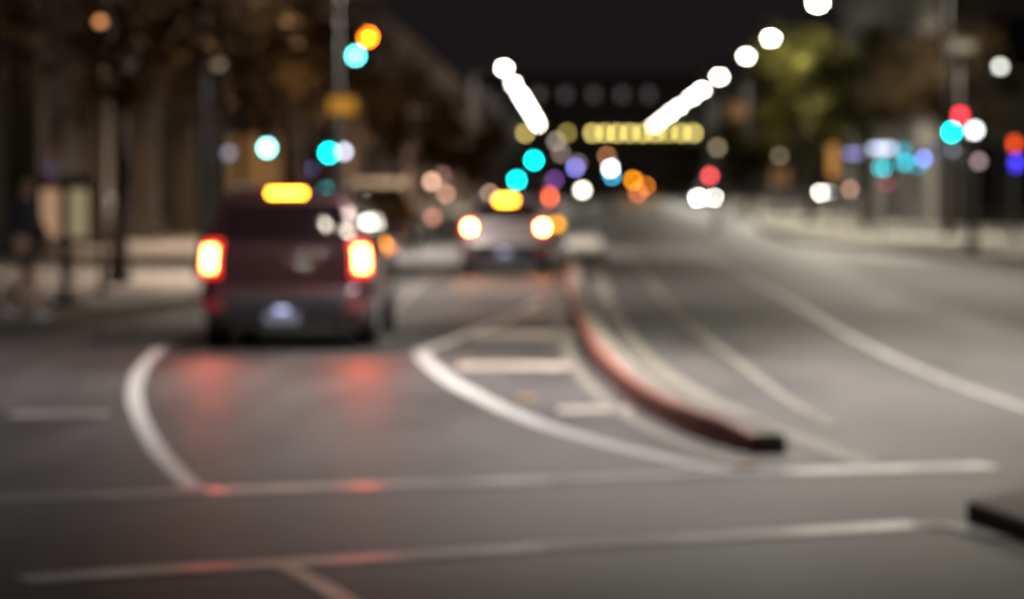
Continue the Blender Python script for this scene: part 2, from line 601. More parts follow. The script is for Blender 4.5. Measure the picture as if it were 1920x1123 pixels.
def srgb(r, g, b):
    f = lambda c: ((c / 255 + 0.055) / 1.055) ** 2.4 if c > 10 else c / 255 / 12.92
    return (f(r), f(g), f(b))


def disc_strength(d, Y):
    px = d * FPX / Y
    blur = FPX * 0.0391 * (1 / 5.25 - 1 / Y)
    return max(1.0, (blur / px) ** 2)


def globe_lamp(label, u, v, Y, rgb, gain=1.0, d=0.22, z0=0.13, post='pole'):
    P = at(u, v, Y)
    t = thing('globe_lamp', label, 'lamp', (P.x, P.y, z0), 0, 'small globe lamps')
    h = P.z - z0
    MB().tube([(0, 0, 0), (0, 0, 0.12)], [0.09, 0.07], 10).build('base', M_DPOLE, t)
    MB().tube([(0, 0, 0.12), (0, 0, h - d / 2)], [0.045, 0.03], 10).build('pole', M_DPOLE, t)
    cpt = MB().tube([(0, 0, h - d / 2 - 0.04), (0, 0, h - d / 2 + 0.02)], [0.05, 0.07], 10).build('collar', M_DPOLE, t)
    MB().ball((0, 0, h), d / 2).build('globe', gmat(srgb(*rgb), disc_strength(d, Y) * gain), t)
    return t


globe_lamp('dim orange globe lamp high at the top left among the branches', 188, 42, 42.5, (205, 135, 85), 0.8, d=0.13)
globe_lamp('dim grey globe lamp on a tall pole left of the red car', 409, 120, 62, (112, 98, 80))
globe_lamp('dim bluish lamp left of the whitish green signal', 429, 288, 75, (92, 98, 116))
globe_lamp('pale lavender lamp right beside the green post signal', 644, 285, 92, (225, 228, 255), 1.1)
globe_lamp('lavender blue lamp just below the pale lavender one', 592, 316, 92, (135, 135, 205))
globe_lamp('dim tan lamp above the right roof edge of the red car', 657, 383, 90, (140, 105, 88))
globe_lamp('beige globe lamp, upper of the pair between the two braking cars', 809, 341, 100, (225, 180, 150))
globe_lamp('tan globe lamp, lower right of the pair between the two braking cars', 836, 364, 104, (175, 130, 108))
globe_lamp('faint brown globe lamp behind the beige pair', 829, 329, 112, (105, 72, 66))
globe_lamp('rosy globe lamp low between the two braking cars', 811, 408, 84, (170, 112, 94))
globe_lamp('beige globe lamp at the left roof edge of the silver car', 918, 365, 110, (205, 165, 142))
globe_lamp('bright cream globe lamp on the median right of the silver car', 1092, 357, 105, (255, 246, 228), 1.6, z0=0)
globe_lamp('purple lamp above the median', 1040, 337, 130, (92, 52, 118), z0=0)
globe_lamp('periwinkle blue lamp above the median', 1079, 315, 130, (128, 128, 222), z0=0)
globe_lamp('faint grey lamp at the lower end of the left lamp row', 1043, 265, 200, (130, 116, 106), d=0.4, z0=0)
globe_lamp('second faint grey lamp below the left lamp row', 1052, 288, 210, (112, 96, 90), d=0.4, z0=0)
globe_lamp('third faint grey lamp behind the periwinkle one', 1084, 306, 215, (92, 78, 76), d=0.4, z0=0)
globe_lamp('white lamp with a bluish cast standing over a cyan one', 1145, 316, 140, (245, 250, 255), 1.5, z0=0)
globe_lamp('cyan blue lamp directly below the bluish white one', 1147, 330, 141, (70, 190, 240), z0=0)
globe_lamp('dull orange lamp above the bluish white one', 1138, 293, 150, (150, 96, 62), z0=0)
globe_lamp('olive tan lamp below the right end of the yellow window row', 1345, 277, 160, (118, 104, 80), d=0.3)
globe_lamp('white lamp beside the red and green pair at the far right', 1827, 245, 68, (250, 250, 255), 2.2)
globe_lamp('tall white globe lamp alone high at the far right edge', 1875, 126, 95, (235, 235, 225), 1.1, d=0.22, z0=0.14)
globe_lamp('creamy white globe lamp just over the roof of the red car', 565, 335, 88, (255, 235, 215), 2.2, z0=0.13)
globe_lamp('pale grey blue lamp below the green light at the far right', 1783, 281, 90, (120, 132, 140))
globe_lamp('dusty pink lamp below the white lamp at the far right', 1835, 303, 90, (140, 116, 120))
globe_lamp('salmon lamp right of the lone pair of headlights', 1596, 355, 120, (205, 150, 128), z0=0.14)
globe_lamp('beige dim lamp under the green tree', 1462, 292, 150, (98, 88, 70), d=0.3)


# ------------------------------------------------------------------ vehicles
def slice_at(S, z):
    for i in range(len(S) - 1):
        if S[i][0] <= z <= S[i + 1][0]:
            t = (z - S[i][0]) / max(1e-6, S[i + 1][0] - S[i][0])
            return [S[i][k] + (S[i + 1][k] - S[i][k]) * t for k in range(5)]
    return list(S[-1] if z > S[-1][0] else S[0])


def contour(s, n=7):
    z, w, yr, yf, r = s
    pts = []
    for cx_, cy_, a0 in ((w - r, yr + r, -90), (w - r, yf - r, 0), (-(w - r), yf - r, 90), (-(w - r), yr + r, 180)):
        for k in range(n + 1):
            a = R(a0 + 90 * k / n)
            pts.append((cx_ + r * math.cos(a), cy_ + r * math.sin(a), z))
    return pts


def rear_y(S, x, z, front=False):
    z_, w, yr, yf, r = slice_at(S, z)
    e = max(0, abs(x) - (w - r))
    dy = r - math.sqrt(max(0, r * r - min(e, r) ** 2))
    return (yf - dy) if front else (yr + dy)


def patch(S, x0, x1, z0, z1, off=0.008, th=0.03, front=False, nx=10, nz=6, taper=True):
    """a closed panel lying on the rear (or front) skin; x as a share of the half width"""
    sgn = 1 if front else -1
    fr, bk = [], []
    for j in range(nz + 1):
        z = z0 + (z1 - z0) * j / nz
        w = slice_at(S, z)[1]
        for i in range(nx + 1):
            x = (x0 + (x1 - x0) * i / nx) * w
            y = rear_y(S, x, z, front)
            fr.append((x, y + sgn * off, z))
            bk.append((x, y - sgn * th, z))
    return closed_grid(fr, bk, nx, nz)


def closed_grid(fr, bk, nx, nz):
    N = (nx + 1) * (nz + 1)
    fs = []
    for j in range(nz):
        for i in range(nx):
            q = (j * (nx + 1) + i, j * (nx + 1) + i + 1, (j + 1) * (nx + 1) + i + 1, (j + 1) * (nx + 1) + i)
            fs.append(q)
            fs.append(tuple(k + N for k in q[::-1]))
    edge = [i for i in range(nx + 1)] + [j * (nx + 1) + nx for j in range(1, nz + 1)] + [nz * (nx + 1) + i for i in range(nx - 1, -1, -1)] + [j * (nx + 1) for j in range(nz - 1, 0, -1)]
    for a_, b_ in zip(edge, edge[1:] + edge[:1]):
        fs.append((a_, b_, b_ + N, a_ + N))
    return MB().add(fr + bk, fs, True)


def side_patch(S, y0, y1, z0, z1, side, off=0.006, slope=(0, 0), nx=6, nz=5):
    fr, bk = [], []
    for j in range(nz + 1):
        t = j / nz
        z = z0 + (z1 - z0) * t
        w = slice_at(S, z)[1]
        for i in range(nx + 1):
            y = (y0 + slope[0] * t) + ((y1 + slope[1] * t) - (y0 + slope[0] * t)) * i / nx
            fr.append((side * (w + off), y, z))
            bk.append((side * (w - 0.02), y, z))
    return closed_grid(fr, bk, nx, nz)


SUV = [(0.24, 0.80, 0.14, 4.45, 0.12), (0.33, 0.87, 0.05, 4.55, 0.2), (0.52, 0.905, 0.0, 4.6, 0.26), (0.64, 0.91, 0.02, 4.58, 0.26),
       (0.70, 0.91, 0.09, 4.55, 0.22), (0.95, 0.91, 0.10, 4.45, 0.20), (1.07, 0.90, 0.12, 4.20, 0.20), (1.13, 0.885, 0.14, 3.60, 0.16),
       (1.60, 0.70, 0.24, 2.55, 0.15), (1.68, 0.63, 0.31, 2.35, 0.2), (1.72, 0.48, 0.55, 2.15, 0.25), (1.735, 0.25, 0.75, 1.9, 0.2)]
HATCH = [(0.22, 0.76, 0.12, 4.1, 0.12), (0.32, 0.82, 0.04, 4.2, 0.2), (0.50, 0.86, 0.0, 4.25, 0.26), (0.62, 0.865, 0.02, 4.24, 0.26),
         (0.68, 0.865, 0.07, 4.2, 0.22), (0.90, 0.865, 0.09, 4.1, 0.2), (0.98, 0.86, 0.11, 3.9, 0.2), (1.04, 0.845, 0.14, 3.25, 0.16),
         (1.44, 0.66, 0.42, 2.3, 0.15), (1.52, 0.58, 0.52, 2.1, 0.2), (1.555, 0.42, 0.68, 1.9, 0.25), (1.565, 0.2, 0.85, 1.7, 0.15)]
VAN = [(0.26, 0.84, 0.08, 4.9, 0.1), (0.36, 0.92, 0.02, 5.0, 0.15), (0.56, 0.95, 0.0, 5.05, 0.18), (0.62, 0.96, 0.06, 5.03, 0.15),
       (1.0, 0.96, 0.06, 4.95, 0.15), (1.15, 0.955, 0.07, 4.75, 0.15), (1.25, 0.95, 0.08, 4.3, 0.14),
       (1.75, 0.88, 0.13, 3.6, 0.14), (1.92, 0.82, 0.2, 3.4, 0.2), (1.97, 0.7, 0.3, 3.2, 0.25), (1.985, 0.4, 0.6, 2.9, 0.3)]


def vehicle(name, label, cat, S, loc, rz, paint, group=None, brake=False, tail=None, high=None, head=False, tail_z=(0.86, 1.10), tail_x=0.80,
            plate_z=0.36, plate_x=-0.03, head_m=None):
    t = thing(name, label, cat, loc, rz, group)
    mb = MB()
    rings = [contour(s) for s in S]
    n = len(rings[0])
    vs = [p for r_ in rings for p in r_]
    fs = []
    for i in range(len(rings) - 1):
        for k in range(n):
            fs.append((i * n + k, i * n + (k + 1) % n, (i + 1) * n + (k + 1) % n, (i + 1) * n + k))
    mb.add(vs, fs, True)
    mb.add(rings[0], [tuple(range(n))[::-1]])
    mb.add(rings[-1], [tuple(range(n))], True)
    mb.build('body', paint, t)
    belt = S[7][0] if S is not VAN else S[6][0]
    roof = S[8][0] if S is not VAN else S[7][0]
    W = max(s[1] for s in S)
    yf = max(s[3] for s in S)
    # glass
    patch(S, -0.84, 0.84, belt + 0.04, roof - 0.03, 0.008).build('rear_window', M_GLASS, t)
    patch(S, -0.90, 0.90, belt + 0.03, roof - 0.02, 0.008, front=True).build('windscreen', M_GLASS, t)
    for s in (-1, 1):
        y0 = slice_at(S, belt)[2]
        y1 = slice_at(S, belt)[3]
        yr1, yf1 = slice_at(S, roof)[2], slice_at(S, roof)[3]
        L = y1 - y0
        cuts = [(0.07, 0.30), (0.32, 0.60), (0.62, 0.93)]
        L1 = yf1 - yr1
        for a0, a1 in cuts:
            b0, b1 = y0 + L * a0, y0 + L * a1
            c0, c1 = yr1 + L1 * a0, yr1 + L1 * a1
            if a0 < 0.1:
                b0 += 0.1
            if a1 > 0.9:
                b1 -= 0.12
            side_patch(S, b0, b1, belt + 0.04, roof - 0.04, s, slope=(c0 - b0, c1 - b1)).build('side_window', M_GLASS, t)
        for yy in (y0 + L * 0.42, y0 + L * 0.70):
            zz = belt - 0.14
            MB().box((s * (slice_at(S, zz)[1] + 0.018), yy, zz), (0.03, 0.17, 0.035), bev=0.01).build('door_handle', paint, t)
        m = MB().box((s * (W + 0.10), y1 - 0.35, belt + 0.08), (0.2, 0.1, 0.14), bev=0.04).box((s * (W - 0.02), y1 - 0.33, belt + 0.03), (0.12, 0.05, 0.05))
        m.build('mirror', paint, t)
    # bumpers, trim
    patch(S, -0.93, 0.93, 0.34, 0.60, 0.012).build('bumper', M_PLASTIC, t)
    patch(S, -0.93, 0.93, 0.34, 0.58, 0.012, front=True).build('bumper', M_PLASTIC, t)
    patch(S, -0.40, 0.40, 0.62, 0.78 if S is not VAN else 0.9, 0.012, front=True).build('grille', M_BLACK, t)
    patch(S, -0.55, 0.55, 0.245, 0.30, 0.03).build('skid_bar', M_POLE, t)
    yb = rear_y(S, plate_x, plate_z)
    MB().box((plate_x, yb - 0.03, plate_z), (0.36, 0.02, 0.12), bev=0.006).build('number_plate', M_PLATE, t)
    if brake:
        MB().ball((plate_x, yb - 0.035, plate_z + 0.085), 0.05, (1.6, 0.5, 0.5)).build('plate_lamp', gmat(srgb(135, 140, 170), 4.5), t)
    # wiper
    zz = belt + 0.06
    MB().tube([(0.03, rear_y(S, 0.03, zz) - 0.03, zz), (0.36, rear_y(S, 0.3, zz + 0.05) - 0.025, zz + 0.05)], 0.009, 6).build('wiper', M_BLACK, t)
    # wheels
    wr = 0.335
    for s in (-1, 1):
        for yy in (0.95, yf - 0.92):
            x1 = s * (W + 0.012)
            x0 = s * (W - 0.22)
            w_ = thing_part('wheel', t)
            prof = [(x0, wr - 0.03), (x0 + s * 0.03, wr), (x1 - s * 0.03, wr), (x1, wr - 0.035), (x1, wr - 0.10)]
            nn = 28
            vs, fs = [], []
            for (px_, rr) in prof:
                for k in range(nn):
                    vs.append((px_, yy + rr * math.cos(2 * math.pi * k / nn), wr + rr * math.sin(2 * math.pi * k / nn)))
            for i in range(len(prof) - 1):
                for k in range(nn):
                    fs.append((i * nn + k, i * nn + (k + 1) % nn, (i + 1) * nn + (k + 1) % nn, (i + 1) * nn + k))
            fs.append(tuple(range(nn)))
            MB().add(vs, fs, True).build('tyre', M_RUBBER, w_)
            rim = MB()
            rim.tube([(x1 - s * 0.03, yy, wr), (x1 - s * 0.012, yy, wr)], wr - 0.10, 28)
            for k in range(5):
                a = 2 * math.pi * k / 5
                rim.tube([(x1 - s * 0.004, yy, wr), (x1 - s * 0.004, yy + 0.2 * math.cos(a), wr + 0.2 * math.sin(a))], [0.03, 0.022], 6)
            rim.build('rim', M_RIM, w_)
            # arch lip
            vs, fs = [], []
            for k in range(19):
                a = math.pi * k / 18
                for rr in (wr + 0.015, wr + 0.065):
                    for xx in (s * (slice_at(S, 0.6)[1] - 0.03), s * (W + 0.006)):
                        vs.append((xx, yy + rr * math.cos(a), wr + rr * math.sin(a)))
            for k in range(18):
                b0 = k * 4
                for p0, p1 in ((0, 1), (1, 3), (3, 2), (2, 0)):
                    fs.append((b0 + p0, b0 + p1, b0 + 4 + p1, b0 + 4 + p0))
            MB().add(vs, fs).build('wheel_arch', M_PLASTIC, t)
    # rear lamps
    for s in (-1, 1):
        z0, z1 = tail_z
        xa, xb = sorted((s * (tail_x - 0.06), s * 0.985))
        tl = patch(S, xa, xb, z0 - 0.07, z1 + 0.07, 0.010, nx=8).build('tail_light', M_TAILRED if (brake or tail) else pbr('red_lens', (0.12, 0.01, 0.01), 0.15), t)  # lens panel widened and lit to stand for the halo around the lamp
        if brake:
            xa, xb = sorted((s * (tail_x), s * (tail_x + 0.13)))
            patch(S, xa, xb, z0, z1, 0.018, th=0.0, nx=5).build('brake_bulb', M_BRAKE if tail is None else tail, tl)
    if high:
        z0, z1, hw = high
        sp = MB()
        yb = slice_at(S, z1)[2]
        sp.box((0, yb - 0.02, (z0 + z1) / 2 + 0.005), (1.12 if S is SUV else 0.9, 0.26, z1 - z0 + 0.03), bev=0.015)
        spo = sp.build('spoiler', paint, t)
        MB().box((0, yb - 0.155, (z0 + z1) / 2), (hw, 0.014, z1 - z0), bev=0.004).build('high_brake_light', M_BRAKE3, spo)
    if brake:
        for s in (-1, 1):
            xa, xb = sorted((s * 0.72, s * 0.985))
            patch(S, xa, xb, 0.43, 0.55, 0.022, nx=6).build('corner_glow', emit('corner_glow_red', (0.13, 0.004, 0.004)), t)  # glowing patches added to redden the lower corners
    # head lamps
    for s in (-1, 1):
        xa, xb = sorted((s * 0.55, s * 0.96))
        zc = 0.70 if S is not VAN else 0.85
        hl = patch(S, xa, xb, zc - 0.08, zc + 0.09, 0.012, front=True, nx=6).build('headlight', pbr('headlight_glass', (0.25, 0.25, 0.26), 0.1, coat=0.5), t)
        if head:
            xm = s * 0.74 * W
            ym = rear_y(S, xm, zc, True)
            MB().ball((xm, ym + 0.02, zc), 0.15, (1, 0.35, 0.8)).build('headlight_bulb', head_m or M_HEAD, hl)
    if S is SUV:
        for s in (-1, 1):
            MB().tube([(s * 0.6, 0.7, 1.70), (s * 0.6, 0.8, 1.75), (s * 0.6, 2.0, 1.75), (s * 0.6, 2.1, 1.69)], 0.016, 8).build('roof_rail', M_POLE, t)
    return t


def thing_part(name, parent):
    o = bpy.data.objects.new(name, None)
    COL.objects.link(o)
    o.parent = parent
    return o


P_RED = pbr('dark_red_car_paint', (0.055, 0.022, 0.026), 0.32, 0.5, var=0.05, coat=1.0)
P_SILVER = pbr('silver_car_paint', (0.27, 0.25, 0.265), 0.35, 0.4, var=0.05, coat=0.8)
P_GREY = pbr('grey_car_paint', (0.16, 0.16, 0.17), 0.35, 0.4, var=0.05, coat=0.8)
P_WHITE = pbr('white_car_paint', (0.65, 0.65, 0.65), 0.35, 0.0, var=0.05, coat=0.8)
P_YEL = pbr('ochre_car_paint', (0.05, 0.03, 0.006), 0.7, 0.0, var=0.05, coat=0.0, spec=0.2)

Y1 = 29.9
vehicle('suv_car', 'dark red SUV braking at the line with glowing red tail lights', 'car', SUV, ((532 - VPX) / FPX * Y1, Y1, 0), 0.0, P_RED,
        'cars driving away', brake=True, tail_x=0.825, high=(1.645, 1.70, 0.38))
Y2 = 55.5
vehicle('hatchback_car', 'silver hatchback braking further along the lane beside the red kerb', 'car', HATCH, ((949 - VPX) / FPX * Y2, Y2, 0), 0.02, P_SILVER,
        'cars driving away', brake=True, tail=M_BRAKE_FAR, high=(1.40, 1.50, 0.34), tail_z=(0.86, 0.98), tail_x=0.76)
Y3 = 112
vehicle('delivery_van', 'van with soft red tail lights half hidden ahead of the silver car', 'van', VAN, ((992 - VPX) / FPX * Y3, Y3, 0), 0.0, P_GREY,
        'cars driving away', brake=True, tail=emit('van_brake_lamp', (12, 2.2, 0.8)), tail_z=(1.12, 1.40), tail_x=0.80)
Y4 = 215
vehicle('oncoming_car', 'oncoming car with both white headlights blazing under the red signal', 'car', HATCH, ((1324 - VPX) / FPX * Y4, Y4 + 4.2, 0), math.pi, P_GREY,
        'cars facing the camera', head=True)
Y5 = 300
vehicle('oncoming_car', 'oncoming car turned aside with merged headlights under the orange shop door', 'car', SUV, ((1547 - VPX) / FPX * Y5 - 1.58, Y5 + 4.3, 0.15), math.pi + 0.35, P_GREY,
        'cars facing the camera', head=True)
p = at(1476, 372, 285)
vehicle('parked_car', 'pale parked car under the green tree across the street', 'car', HATCH, (p.x - 2.1, 285, 0.0), math.pi / 2 + math.pi, P_WHITE, 'cars facing the camera')
p = at(700, 380, 72)
vehicle('parked_car', 'ochre yellow car parked at the kerb beyond the red car', 'car', SUV, (p.x, 74, 0.13), 0.0, P_YEL, 'cars parked along the left kerb')


# ------------------------------------------------------------------ trees
def tree(label, x, y, h0, h1, rad, col, leaves=3500, leaf=0.16, clumps=26, trunk=0.16, z0=0.13, lean=0.0, col2=None, seed=0):
    rnd = random.Random(seed + int(x * 13 + y * 7))
    t = thing('street_tree', label, 'tree', (x, y, z0), 0, 'street trees')
    mb = MB()
    top = h0 + (h1 - h0) * 0.55
    mb.tube([(0, 0, -0.02), (0.02, 0, 0.3), (0.05 + lean * 0.3, 0.03, h0 * 0.6), (lean, 0.05, top)], [trunk * 1.35, trunk, trunk * 0.85, trunk * 0.35], 10)
    cs = []
    cz, hz = (h0 + h1) / 2, (h1 - h0) / 2
    for k in range(clumps):
        while True:
            a = Vector((rnd.uniform(-1, 1), rnd.uniform(-1, 1), rnd.uniform(-1, 1)))
            if 0.25 < a.length < 1:
                break
        c_ = Vector((lean + a.x * rad, a.y * rad, cz + a.z * hz))
        cs.append((c_, rad * rnd.uniform(0.16, 0.34)))
        if k % 3 == 0:
            st = Vector((lean * 0.6, 0.03, h0 * rnd.uniform(0.75, 1.2)))
            mb.tube([st, st.lerp(c_, 0.5) + Vector((0, 0, 0.15)), c_], [trunk * 0.42, trunk * 0.25, 0.02], 6)
    mb.build('trunk', M_BARK, t)
    vs, fs = [], []
    for i in range(leaves):
        c_, r_ = cs[rnd.randrange(len(cs))]
        q = c_ + Vector((rnd.gauss(0, 1), rnd.gauss(0, 1), rnd.gauss(0, 0.8))) * r_ * 0.62
        e = Euler((rnd.uniform(0, 6.28), rnd.uniform(0, 6.28), rnd.uniform(0, 6.28))).to_matrix()
        s = leaf * rnd.uniform(0.6, 1.3)
        b_ = len(vs)
        for dx, dy in ((-0.5, 0), (0, -0.32), (0.5, 0), (0, 0.32)):
            vs.append(q + e @ Vector((dx * s, dy * s, 0.06 * s * (1 if dy else -1))))
        fs.append((b_, b_ + 1, b_ + 2, b_ + 3))
    m = pbr('leaves_%d' % len(MATS), col, 0.9, var=0.45, scale=0.9, var2=col2, spec=0.08)
    MB().add(vs, fs).build('crown', m, t)
    return t


AUT = (0.042, 0.022, 0.008)
AUT2 = (0.085, 0.046, 0.012)
OLV = (0.022, 0.022, 0.004)
OLV2 = (0.045, 0.041, 0.006)
p = gnd(222, 548)
tree('dark trunked autumn tree on the left pavement beside the lit display', p.x, p.y, 3.2, 7.5, 3.3, AUT, 5200, 0.17, 34, 0.17, col2=AUT2, seed=3)
p = at(600, 345, 82)
tree('brown autumn tree behind the post signals left of the street', p.x - 0.6, 82, 2.9, 6.2, 2.9, AUT, 4200, 0.2, 30, 0.16, col2=AUT2, seed=4)
p = at(760, 345, 100)
tree('brown autumn tree beyond the others, nearest to the street centre', p.x - 0.2, 100, 2.2, 5.6, 2.2, AUT, 4200, 0.22, 26, 0.15, col2=AUT2, seed=5)
p = at(400, 345, 66)
tree('dim autumn tree between the display and the overhead signals', p.x - 0.6, 70, 3.4, 7.8, 2.8, AUT, 4200, 0.2, 26, 0.16, seed=6)
p = at(880, 345, 150)
tree('small russet tree at the foot of the left lamp row', p.x, 152, 1.8, 5.2, 2.2, AUT, 2600, 0.3, 20, 0.15, col2=AUT2, seed=8)
p = at(1510, 345, 118)
tree('yellow green tree under the right lamp row', p.x + 0.2, 118, 2.6, 7.6, 2.8, OLV, 4200, 0.24, 30, 0.16, z0=0.14, col2=OLV2, seed=9)
p = at(1660, 345, 100)
tree('dark green tree right of the yellow green one', p.x, 106, 3.2, 7.6, 2.4, (0.05, 0.05, 0.015), 4200, 0.22, 24, 0.16, z0=0.14, seed=10)
p = at(1790, 345, 90)
tree('dark brown tree at the far right over the shop signs', p.x + 0.6, 96, 3.4, 7.6, 2.5, (0.06, 0.04, 0.02), 4200, 0.22, 26, 0.16, z0=0.14, seed=11)
p = at(1400, 345, 190)
tree('small olive tree left of the yellow green one', p.x, 190, 2.0, 6.0, 2.4, OLV, 3000, 0.32, 22, 0.16, z0=0.14, col2=OLV2, seed=12)
p = at(1290, 345, 260)
tree('far olive tree below the yellow window row', p.x, 262, 1.6, 5.4, 2.3, OLV, 2200, 0.4, 20, 0.16, z0=0.0, seed=13)

# ------------------------------------------------------------------ buildings
M_WALL1 = pbr('brown_stone', (0.035, 0.026, 0.02), 0.8, var=0.3, scale=0.3)
M_PIL = pbr('pale_stone', (0.14, 0.115, 0.09), 0.75, var=0.2, scale=0.5)
M_WALL2 = pbr('red_brown_brick', (0.20, 0.10, 0.075), 0.85, var=0.3, scale=0.3)
M_WALL3 = pbr('grey_stone', (0.22, 0.20, 0.19), 0.8, var=0.2, scale=0.2)
M_WALL4 = pbr('dark_render', (0.10, 0.09, 0.08), 0.8, var=0.25, scale=0.3)
M_DARKWIN = pbr('dark_window_glass', (0.01, 0.01, 0.012), 0.1)
M_WARMWIN = emit('warm_window', srgb(120, 84, 48), 1.0)


def box_building(name, label, x0, x1, y0, y1, h, wall, roofm=None):
    t = thing(name, label, 'building', ((x0 + x1) / 2, y0, 0.13))
    MB().box((0, (y1 - y0) / 2, h / 2), (x1 - x0, y1 - y0, h)).build('wall', wall, t)
    r_ = MB().box((0, (y1 - y0) / 2, h + 0.15), (x1 - x0 + 0.7, y1 - y0 + 0.7, 0.3)).box((0, (y1 - y0) / 2, h + 0.55), (x1 - x0 - 0.4, y1 - y0 - 0.4, 0.5))
    r_.build('roof', roofm or wall, t)
    return t


def window(t, c, w, h, axis, sgn, mat, frame):
    """axis 'x': wall faces +-X, 'y': wall faces -Y"""
    f = MB()
    d = 0.06
    if axis == 'x':
        for dy in (-w / 2, w / 2):
            f.box((c[0] + sgn * 0.03, c[1] + dy, c[2]), (d, 0.1, h + 0.1))
        f.box((c[0] + sgn * 0.03, c[1], c[2] + h / 2), (d, w - 0.1, 0.1)).box((c[0] + sgn * 0.05, c[1], c[2] - h / 2 - 0.05), (0.14, w + 0.3, 0.1))
    else:
        for dx in (-w / 2, w / 2):
            f.box((c[0] + dx, c[1] - 0.03, c[2]), (0.1, d, h + 0.1))
        f.box((c[0], c[1] - 0.03, c[2] + h / 2), (w - 0.1, d, 0.1)).box((c[0], c[1] - 0.05, c[2] - h / 2 - 0.05), (w + 0.3, 0.14, 0.1))
    fo = f.build('window', frame, t)
    g = MB()
    if axis == 'x':
        g.box((c[0] + sgn * 0.008, c[1], c[2]), (0.016, w - 0.1, h - 0.1))
    else:
        g.box((c[0], c[1] - 0.008, c[2]), (w - 0.1, 0.016, h - 0.1))
    g.build('pane', mat, fo)
    return fo


# left building with a row of pilasters, street front at X = -13
bx0, bx1, by0, by1 = -34, -13.0, 60, 107
t = box_building('stone_building', 'brown stone building with pale pilasters along the left pavement', bx0, bx1, by0, by1, 13, M_WALL1)
fx = (bx1 - bx0) / 2
for k, yy in enumerate((66, 75.5, 84, 92.5, 100.8)):
    pm = MB().box((fx + 0.3, yy - by0, 3.1), (0.6, 1.0, 6.2)).box((fx + 0.38, yy - by0, 0.3), (0.75, 1.2, 0.6)).box((fx + 0.38, yy - by0, 6.3), (0.75, 1.2, 0.3))
    pm.build('pilaster', M_PIL, t)
    if k < 4:
        ym = yy + 4.4 - by0
        window(t, (fx, ym, 2.0), 3.2, 3.0, 'x', 1, M_DARKWIN, M_WALL1)
        window(t, (fx, ym, 9.2), 2.4, 2.6, 'x', 1, M_DARKWIN, M_PIL)
MB().box((fx + 0.35, (by1 - by0) / 2, 6.75), (0.7, by1 - by0, 0.5)).build('cornice', M_PIL, t)
for k in range(4):
    window(t, (-8 + k * 5, 0, 2.6), 2.6, 3.2, 'y', 1, M_DARKWIN, M_PIL)
    window(t, (-8 + k * 5, 0, 9.0), 2.2, 2.6, 'y', 1, M_DARKWIN, M_PIL)

# amber sign on the building
P = at(642, 198, 66)
s = thing('amber_sign', 'dull amber glowing box sign among the brown trees', 'sign', (P.x, P.y, P.z))
MB().box((0, 0.1, 0), (0.72, 0.16, 0.42), bev=0.02).build('sign_box', M_BLACK, s)
MB().box((0, 0.01, 0), (0.62, 0.03, 0.34)).build('sign_face', gmat(srgb(190, 132, 40), 0.95), s)
MB().tube([(-0.85, 0.2, 0.3), (-0.85, 0.2, -P.z + 0.13)], 0.05).tube([(-0.85, 0.2, 0.0), (0, 0.2, 0.0)], 0.03).build('post', M_DPOLE, s)

# second left building
t = box_building('brick_building', 'red brown brick building beyond the stone one on the left', -30, -10.5, 124, 330, 10.5, M_WALL2)
for k in range(14):
    ym = 8 + k * 14
    window(t, (9.75, ym, 2.2), 4.6, 2.6, 'x', 1, M_WARMWIN if k % 3 == 0 else M_DARKWIN, M_WALL1)
    window(t, (9.75, ym, 6.6), 2.4, 2.2, 'x', 1, M_DARKWIN, M_PIL)
for k in range(3):
    window(t, (-6 + k * 6, 0, 2.4), 3.0, 2.8, 'y', 1, M_WARMWIN if k == 2 else M_DARKWIN, M_PIL)
    window(t, (-6 + k * 6, 0, 7), 2.2, 2.2, 'y', 1, M_DARKWIN, M_PIL)

# far building across the end of the street
FY = 420
x0, x1 = at(870, 345, FY).x, at(1335, 345, FY).x
t = box_building('far_building', 'long grey building across the end of the street with a row of yellow lights', x0, x1, FY, FY + 25, at(1000, 150, FY).z, M_WALL3)
cxm = (x0 + x1) / 2
zr = at(1000, 250, FY).z - 0.13
zt = at(1000, 178, FY).z - 0.13
k_y = disc_strength(0.62, FY)
ym_b = gmat(srgb(222, 200, 110), k_y * 0.55)
ym_d = gmat(srgb(165, 150, 70), k_y * 0.4)
for u in (945, 984, 1063, 1111, 1134, 1157, 1181, 1205, 1229, 1253, 1277, 1300):
    X = at(u, 345, FY).x - cxm
    fo = MB().box((X, -0.06, zr), (1.1, 0.1, 1.1)).build('window_surround', M_WALL3, t)
    MB().box((X, -0.135, zr), (0.62, 0.05, 0.62)).build('lit_pane', ym_d if u in (945, 1063) else ym_b, fo)
gm = gmat(srgb(84, 78, 80), disc_strength(1.0, FY) * 0.16)
for u in (910, 1010, 1060, 1113, 1166, 1216):
    X = at(u, 345, FY).x - cxm
    fo = MB().box((X, -0.06, zt), (1.6, 0.1, 2.0)).build('window_surround', M_WALL3, t)
    MB().box((X, -0.135, zt), (1.0, 0.05, 1.3)).build('lit_pane', gm, fo)
MB().box((0, -0.4, zr + 1.6), (x1 - x0, 0.8, 0.5)).build('cornice', M_WALL3, t)

